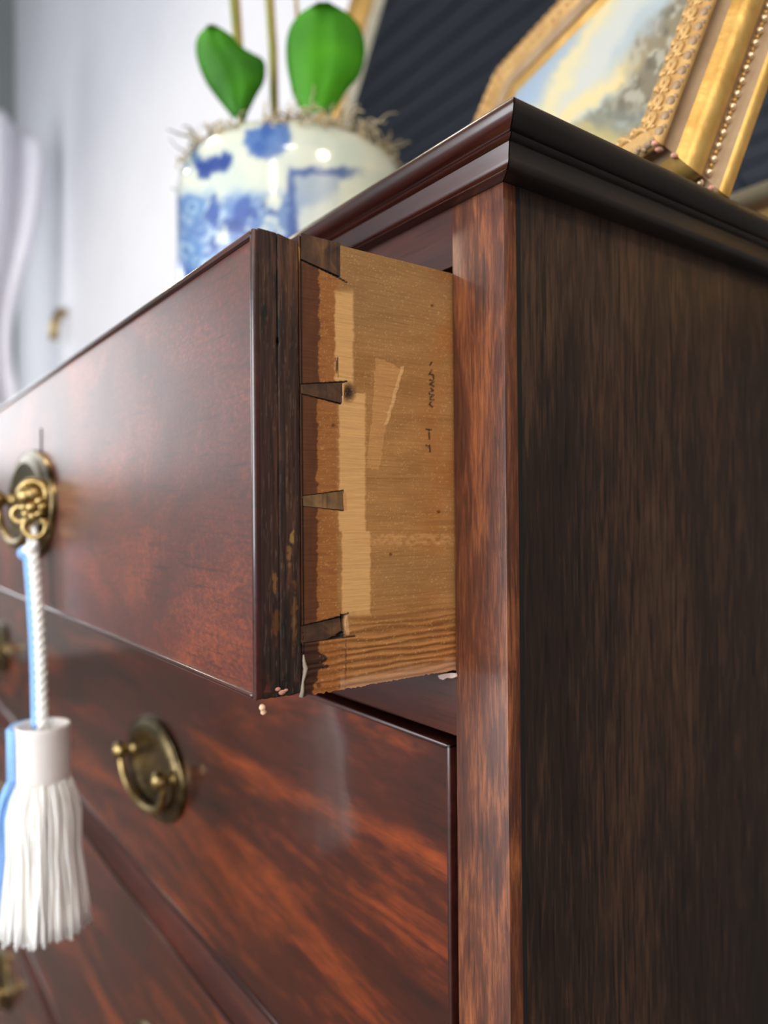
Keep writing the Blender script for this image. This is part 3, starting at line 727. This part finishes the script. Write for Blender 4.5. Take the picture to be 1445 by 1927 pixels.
# moss: curly strands mounded over the rim
def moss(name, mat, n, seed):
    rnd = random.Random(seed); mm = MB()
    for i in range(n):
        a = rnd.uniform(0, 2*PI); r_ = .090*rnd.random()**.4
        hump = .5+.5*math.sin(a*3+1.3)
        p = Vector((JX+r_*math.cos(a), JY+r_*math.sin(a), JZ+.160+rnd.uniform(0, .006+.016*hump)))
        d = Vector((math.cos(a)*.5+rnd.gauss(0, .7), math.sin(a)*.5+rnd.gauss(0, .7), rnd.uniform(.0, 1.3))).normalized()
        ax_ = Vector((rnd.gauss(0, 1), rnd.gauss(0, 1), rnd.gauss(0, 1))).normalized(); k_ = rnd.uniform(.35, .95)
        st = rnd.uniform(.0012, .0024); pts = [p.copy()]; R_2 = rnd.uniform(.0005, .0013)
        for j in range(11):
            if rnd.random() < .2: k_ = -k_
            d = (Matrix.Rotation(k_, 3, ax_) @ d); d.z -= .08; d.normalize(); p = p+d*st
            if math.hypot(p.x-JX, p.y-JY) < .1 and p.z < JZ+.160: p.z = JZ+.160
            pts.append(p.copy())
        mm.tube(pts, [R_2*(1-.05*j) for j in range(12)], 4, False)
    o = mm.obj(name, mat, jar, True); o['kind'] = 'stuff'
moss('moss', m_moss, 1500, 11); moss('moss_dark', m_moss2, 300, 12)  # darker strands mixed among the pale ones

orch = empty('orchid', (JX, JY, JZ+.160)); tag(orch, 'orchid plant with two broad green leaves growing from the jar', 'plant')
m_leaf, nt, b = newmat('orchid leaf green')
f = noise(nt, mapping(nt, (14, 14, 14)), 1, 3, .5)
nt.links.new(ramp(nt, f, [(.3, srgb((34, 96, 2))), (.7, srgb((76, 158, 14)))]), b.inputs['Base Color'])
b.inputs['Roughness'].default_value = .5; b.inputs['Specular IOR Level'].default_value = .2; b.inputs['Subsurface Weight'].default_value = 0
b.inputs['Transmission Weight'].default_value = 0
def leaf(outl_l, outl_r, dep, bulge, lab):
    # left and right outline rows (photo pixels, top to base), lofted into a cupped blade with thickness
    d0 = Fv[:2] @ np.array([JX, JY])
    def rs(pl, n=26):
        pl = np.array(pl, float); t = np.linspace(0, 1, n)**1.3*(len(pl)-1); o_ = []
        for q in t:
            i = min(int(q), len(pl)-2); f = q-i; p0, p1, p2, p3 = pl[max(i-1, 0)], pl[i], pl[i+1], pl[min(i+2, len(pl)-1)]
            o_.append(.5*(2*p1+(p2-p0)*f+(2*p0-5*p1+4*p2-p3)*f*f+(3*p1-p0-3*p2+p3)*f**3))
        return o_
    outl_l, outl_r = rs(outl_l), rs(outl_r)
    rows = len(outl_l); nc = 13; V = []; 
    for sgn in (0, 1):
        for i in range(rows):
            t = i/(rows-1); dd = d0+dep[0]*(1-t)+dep[1]*t
            A = at(*outl_l[i], (Fv[0], Fv[1], 0), dd); B = at(*outl_r[i], (Fv[0], Fv[1], 0), dd)
            for k in range(nc):
                s_ = k/(nc-1); q = A+(B-A)*s_
                q = q+np.array([Fv[0], Fv[1], 0])*(-bulge*(1-(2*s_-1)**2)*1.0 + .002*math.exp(-((s_-.5)/.08)**2) + .002*sgn*(1 if 0 < k < nc-1 and 0 < i < rows-1 else 0))
                V.append(q)
    F = []
    for sgn in (0, 1):
        for i in range(rows-1):
            for k in range(nc-1):
                a = sgn*rows*nc+i*nc+k; q = (a, a+1, a+nc+1, a+nc); F.append(q if sgn == 0 else q[::-1])
    n0 = rows*nc; per = [k for k in range(nc)]+[i*nc+nc-1 for i in range(1, rows)]+[(rows-1)*nc+k for k in range(nc-2, -1, -1)]+[i*nc for i in range(rows-2, 0, -1)]
    for a, c in zip(per, per[1:]+per[:1]): F.append((c, a, n0+a, n0+c))
    o = link('leaf', V, F, m_leaf, orch, True); o['label'] = lab
leaf([(388, 56), (380, 59), (373, 67), (368, 84), (370, 108), (378, 135), (390, 160), (405, 181), (420, 200), (442, 228)],
     [(414, 56), (426, 60), (438, 68), (450, 84), (472, 98), (496, 112), (500, 135), (496, 158), (482, 182), (460, 228)], (-.03, -.01), .008, 'left leaf, heart shaped and folded')
leaf([(586, 14), (573, 19), (562, 28), (547, 48), (539, 75), (538, 105), (541, 132), (546, 156), (553, 185), (575, 222)],
     [(634, 14), (648, 20), (660, 29), (676, 48), (685, 74), (687, 100), (683, 126), (672, 150), (652, 172), (622, 222)], (-.045, -.02), .008, 'right leaf, large and rounded')
for (x0_, y0_, x1_, y1_, mt, r_, nm) in ((438, 0, 452, 205, m_stem, .0030, 'stem'), (448, 0, 458, 205, m_stake, .0018, 'stake'), (505, 0, 514, 195, m_stem, .0030, 'stem'), (512, 0, 520, 195, m_stake, .0020, 'stake'), (557, 0, 566, 195, m_stake, .0018, 'stake')):
    dd = Fv[:2] @ np.array([JX, JY])+.012
    A = Vector(at(x0_, y0_, (Fv[0], Fv[1], 0), dd)); B = Vector(at(x1_, y1_, (Fv[0], Fv[1], 0), dd)); u_ = (A-B).normalized()
    pts = [B-u_*.02, B, B+(A-B)*.5+br*.001, A, A+u_*.05+br*.004, A+u_*.12+br*.004]
    MB().tube(pts, r_, 10).obj(nm, mt, orch, True)

# ================================================================== gilt frames
def frame_obj(P, h, wv, n, W, H, profile, name, mats, matidx, parent, closed_back=.0):
    """mitred rectangular sweep. P outer bottom-right corner at the front lip; h left, wv up, n to the viewer"""
    P = Vector(P); h = Vector(h); wv = Vector(wv); n = Vector(n); m = len(profile)
    cor = [(0, 0), (W, 0), (W, H), (0, H)]; din = [(1, 1), (-1, 1), (-1, -1), (1, -1)]
    objs = []
    for i in range(4):
        V = []; F = []; fm = []
        for e in (i, (i+1) % 4):
            for (s_, d_) in profile:
                V.append(P+h*(cor[e][0]+din[e][0]*s_)+wv*(cor[e][1]+din[e][1]*s_)+n*d_)
        for j in range(m-1): F.append((j, j+1, m+j+1, m+j)); fm.append(matidx[j])
        o = link(name, V, F, None, parent, False, mats=mats, fm=fm); autosmooth(o, 55); objs.append(o)
    return objs

# --- landscape picture
az, tl = math.radians(-21.93), math.radians(24.08)
Fh = np.array([-math.cos(yaw), math.sin(yaw), 0]); Rh = np.array([math.sin(yaw), math.cos(yaw), 0])
hh = Fh*math.cos(az)+Rh*math.sin(az); gg = -Fh*math.sin(az)+Rh*math.cos(az)
ww = math.cos(tl)*np.array([0, 0, 1])+math.sin(tl)*gg; nn = -math.cos(tl)*gg+math.sin(tl)*np.array([0, 0, 1])
PD = .0421; PWd, PH = .2638, .2135
Pb = np.array([.0148, .1165, ZT+.0005]); Q = Pb+PD*nn          # back / front bottom right corner
pic = empty('framed_painting', tuple(Pb)); tag(pic, 'small landscape painting in deep gilt frame leaning back on chest corner', 'painting')
# profile: (inward, depth behind the front lip as negative)
fp = [(.040, -.014), (.0335, -.010), (.0315, -.0090), (.0300, -.0085), (.0270, -.0080), (.0245, -.0085), (.0220, -.0060), (.0190, -.0035), (.0150, -.0010), (.0090, .0012), (.0040, .0010), (.0005, -.0008), (-.0004, -.0030), (.0000, -.0045),
      (.0030, -.0060), (.0045, -.0095), (.0030, -.0130), (.0005, -.0150), (-.0012, -.0185), (-.0012, -.0225), (.0002, -.0262), (.0028, -.0280), (.0034, -.0300), (.0030, -.0320), (.0012, -.0335), (-.0018, -.0350), (-.0024, -.0380), (-.0018, -.0410), (.0000, -.0421), (.030, -.0421)]
mi = []
for j in range(len(fp)-1):
    a = (fp[j][1]+fp[j+1][1])/2; s_ = (fp[j][0]+fp[j+1][0])/2
    if j >= 28: mi.append(2)
    elif s_ > .0255: mi.append(0)
    elif s_ > .018 and a > -.01: mi.append(1)
    elif a > -.0045: mi.append(3)
    elif -.0125 < a <= -.0045: mi.append(1)  # grey dip below the lip: less gold, shadow put into the colour
    elif -.0345 < a <= -.0275: mi.append(1)
    else: mi.append(0)
frs = frame_obj(Q, hh, ww, nn, PWd, PH, fp, 'frame_rail', [m_gold, m_goldgrey, m_frameunder, m_goldmat], mi, pic)
for o, nm in zip(frs, ('bottom', 'left', 'top', 'right')): pass
# dark flat underside of bottom rail
# beads round the flank and ornaments on the face
hV, wV, nV, QV = Vector(hh), Vector(ww), Vector(nn), Vector(Q)
def along(nsp, s_, d_):
    for side in range(4):
        L_ = (PWd if side in (0, 2) else PH)-2*s_; n_ = max(1, int(round(L_/nsp)))
        for k in range(n_):
            t = (k+.5)/n_*L_
            a, b_ = {0: (s_+t, s_), 1: (PWd-s_, s_+t), 2: (PWd-s_-t, PH-s_), 3: (s_, PH-s_-t)}[side]
            yield side, QV+hV*a+wV*b_+nV*d_
RT = Matrix((hV, wV, nV)).transposed()
bmesh_bead = MB().sphere((0, 0, 0), .00165, 12, 8); first = None
def place(proto_mb, name, mat, pts, host, rotf=None):
    me = None
    for side, p in pts:
        fr_ = frs[side]; 
        if me is None:
            o = link(name, proto_mb.v, proto_mb.f, mat, None, True); me = o.data
        else:
            o = bpy.data.objects.new(name, me); COL.objects.link(o)
        o.parent = fr_; o.location = p-Vector(pic.location)
        R3 = RT @ Matrix.Rotation([0, PI/2, PI, -PI/2][side], 3, 'Z')
        o.rotation_euler = R3.to_euler()
place(bmesh_bead, 'bead', m_pearl, along(.0066, .0024, -.0306), pic)
rb = MB(); 
for side, p in along(.0066, .0026, -.0306):
    dr = {0: hV, 1: wV, 2: hV, 3: wV}[side]; rb.sphere(p+dr*.0033, .0010, 8, 5)
o = rb.obj('reel', m_gold, pic, True); o['kind'] = 'stuff'
# scrolling leaf ornament: C-scroll with a lobe, one proto
orn = MB()
pts = [Vector((-.0045+.0045*math.cos(a)*(1-.1*a/PI)+.0045, .0035*math.sin(a)*(1-.12*a/PI), .0012)) for a in np.linspace(0, 1.7*PI, 14)]
pts = [p*.8 for p in pts]
orn.tube(pts, [.0008+.0005*math.sin(PI*k/13) for k in range(14)], 7)
orn.sphere((.0005, .0002, .0010), .0014, 9, 6); orn.sphere((-.0034, -.0024, .0004), .0013, 8, 5, (1.5, .8, .8)); orn.sphere((.0036, .0028, .0004), .0012, 8, 5, (.8, 1.3, .8))
place(orn, 'scroll_ornament', m_goldmat, along(.0086, .0062, .0004), pic)
lob = MB().sphere((0, 0, 0), .0021, 10, 6, (1.3, .8, .9)).sphere((.0026, -.0008, -.0006), .0014, 8, 5).sphere((-.0026, .0006, -.0008), .0013, 8, 5)
place(lob, 'leaf_ornament', m_goldgrey, along(.0074, .0012, -.0016), pic)
orn2 = MB().sphere((0, 0, 0), .0016, 9, 6, (1.3, 1, .6))
place(orn2, 'boss', m_goldmat, along(.0078, .0135, .0000), pic)
fb = MB()
for side, p in along(.0026, .0250, -.0070): fb.sphere(p, .0012, 6, 4)
fb.obj('fine_beading', m_goldgrey, pic, True)['kind'] = 'stuff'
# pink chipped corner
cp = MB(); cq = QV+hV*.001-wV*.0012
for a, b_, c in ((0, 0, -.002), (.001, 0, -.005), (0, .001, -.012), (0, .0, -.034), (0, .0, -.037), (0, 0, -.0400)): cp.sphere(cq+wV*.0010+hV*(a+.0006)+wV*b_+nV*c, .0014, 7, 5, (1, 1.6, .8))
cp.obj('chipped_corner', m_pink, pic, True)['label'] = 'pink gesso showing at the lower right corner'
# painted panel
nu, nv_ = 200, 170; ins = .031
uu = np.linspace(ins, PWd-ins, nu); vv = np.linspace(ins, PH-ins, nv_)
Ug, Vg = np.meshgrid(uu, vv, indexing='ij')
P3 = Q+Ug[..., None]*hh+Vg[..., None]*ww+(-.0105)*nn
px, py = proj(P3); px = px.ravel(); py = py.ravel()
wx = px+(fbm(px/40, py/40, 4)-.5)*44; wy = py+(fbm(px/40+31, py/40+7, 4)-.5)*44
col = np.zeros((len(px), 3)); col[:] = (158, 184, 210)
e1 = (wx-1060)*.88+(wy-150)*.47      # across the cloud streaks
col = lerp(col, (214, 216, 206), sstep(6, 40, e1+20)*.9)
st = np.exp(-((e1-0)/17)**2); col = lerp(col, (232, 220, 172), np.clip(st*1.1, 0, 1))
col = lerp(col, (176, 192, 200), sstep(50, 80, e1)*.8)
e2 = (wx-1100)*.62+(wy-190)*.78
cl2 = np.exp(-((e2-6)/15)**2)*sstep(960, 1020, wx); col = lerp(col, (238, 218, 158), np.clip(cl2*1.1, 0, 1))
hill = sstep(18, 40, e2); col = lerp(col, (136, 138, 120), hill)
col = lerp(col, (112, 118, 108), hill*sstep(.45, .6, fbm(px/24, py/24, 4)))
col = lerp(col, (156, 166, 164), .7*hill*sstep(.55, .7, fbm(px/30+8, py/18, 3)))
gr = sstep(232, 262, wy+(wx-1150)*-.45); col = lerp(col, (198, 178, 104), .75*gr*hill)
tr = sstep(1190, 1240, wx+(wy-80)*.55)*sstep(230, 180, wy)
col = lerp(col, (120, 108, 82), .85*tr)
col = lerp(col, (196, 194, 176), .7*tr*sstep(.52, .62, fbm(px/13+5, py/26+2, 3)))
col = lerp(col, (84, 76, 54), .7*tr*sstep(.58, .66, fbm(px/11+25, py/20+12, 3)))
idx = np.arange(nu*nv_).reshape(nu, nv_)
F = np.stack([idx[:-1, :-1], idx[:-1, 1:], idx[1:, 1:], idx[1:, :-1]], -1).reshape(-1, 4)[:, ::-1]
cv = link('canvas', P3.reshape(-1, 3), F.tolist(), vcol_mat('oil painted canvas', .45, .25, .2, amt=.06, bst=.15, grainmap=(900, 900, 900)), pic, True)
set_paint(cv, col*.90); cv['label'] = 'oil landscape with cloudy sky, hills and trees'
bk_ = [Q+hh*a+ww*b_+nn*(-.0419) for a, b_ in ((.008, .008), (PWd-.008, .008), (PWd-.008, PH-.008), (.008, PH-.008))]
MB().prism(bk_, tuple(nn*.004)).obj('backing_board', m_frameunder, pic)
# easel strut behind
sa = Vector(Q+hh*(PWd/2-.015)+ww*(PH*.7)-nn*.0425); sb = Vector(Q+hh*(PWd/2+.015)+ww*(PH*.7)-nn*.0425)
ft = Vector(Pb+hh*(PWd/2-.02)+gg*.125); ft.z = ZT+.001; ft2 = ft+Vector(hh)*.04
MB().prism([sa, sb, ft2, ft], tuple(-np.array(gg)*.004)).obj('easel_strut', m_frameunder, pic)

# --- big gilt mirror leaning on the wall behind
ML = math.radians(18); mh = np.array([-1., 0, 0]); mw = np.array([0, math.sin(ML), math.cos(ML)]); mn = np.array([0, -math.cos(ML), math.sin(ML)])
MW, MH, FWm = 1.10, 1.12, .105
inner_left = -.831
mxr = inner_left-FWm+MW       # right outer x
Pm = np.array([mxr, .345, ZT+.0005])+mn*.035
mir = empty('wall_mirror', (mxr-MW/2, .345, ZT)); tag(mir, 'tall gilt framed mirror leaning on the wall behind the jar and painting', 'mirror')
mp_ = [(FWm+.004, -.016), (FWm, -.012), (FWm-.006, -.009), (FWm-.016, -.010), (FWm-.020, -.016), (FWm-.026, -.010), (FWm-.040, -.004), (FWm-.052, -.001), (FWm-.060, -.003), (FWm-.066, -.009), (FWm-.080, -.012), (.014, -.006), (.006, .000), (.001, -.003), (0, -.010), (.000, -.035), (FWm, -.035)]
mfi = [2, 2, 2, 1, 1, 0, 0, 0, 0, 1, 0, 0, 0, 0, 1, 1]
m_pale = plain('pale inner slip', (150, 144, 126), .5, nz=.1)
frame_obj(Pm, mh, mw, mn, MW, MH, mp_, 'frame_rail', [m_gold, m_goldgrey, m_pale], mfi, mir)
m_mirror, nt, b = newmat('mirror glass'); b.inputs['Metallic'].default_value = 1; b.inputs['Roughness'].default_value = .02; b.inputs['Base Color'].default_value = (.86, .88, .90, 1)
f = noise(nt, mapping(nt, (3, 3, 3)), 1, 3, .5); nt.links.new(ramp(nt, f, [(.3, (.84, .86, .88, 1)), (.7, (.88, .9, .92, 1))]), b.inputs['Base Color'])
g_ = [Pm+mh*a+mw*b_-mn*.020 for a, b_ in ((FWm-.004, FWm-.004), (MW-FWm+.004, FWm-.004), (MW-FWm+.004, MH-FWm+.004), (FWm-.004, MH-FWm+.004))]
MB().prism(g_, tuple(mn*.004)).obj('glass', m_mirror, mir)
g_ = [Pm+mh*a+mw*b_-mn*.0345 for a, b_ in ((.01, .01), (MW-.01, .01), (MW-.01, MH-.01), (.01, MH-.01))]
MB().prism(g_, tuple(mn*.010)).obj('backing_board', m_frameunder, mir)

# ================================================================== curtain far left
cur = empty('curtain', (-4.1, .2, 0)); tag(cur, 'white curtain gathered by a tieback at far left beyond drawers', 'curtain')
V = []; F = []; nu_, nz_ = 110, 70
for i in range(nz_+1):
    t = i/nz_
    for k in range(nu_+1):
        s_ = k/nu_
        ztop = 2.84-.22*(1-s_)**6
        z = .03+(ztop-.03)*t
        pinch = math.exp(-((z-1.75)/.5)**2)
        wdt = .5*(1-.10*pinch)
        V.append((-3.74+.05*math.sin(s_*2*PI*2.6)*(1-.4*pinch)-.05*pinch*(1-s_)**2, .66-.16*pinch*(1-s_)-wdt*s_*.9, z))
for i in range(nz_):
    for k in range(nu_):
        a = i*(nu_+1)+k; F.append((a, a+1, a+nu_+2, a+nu_+1))
cu = link('drape', V, F, m_cloth, cur, True); md = cu.modifiers.new('t', 'SOLIDIFY'); md.thickness = .004
MB().tube([(-3.72, .735, 1.93), (-3.70, .70, 1.92), (-3.69, .68, 1.86), (-3.69, .67, 1.78)], .022, 10).obj('tieback', m_brass, cur, True)['label'] = 'small brass tieback'
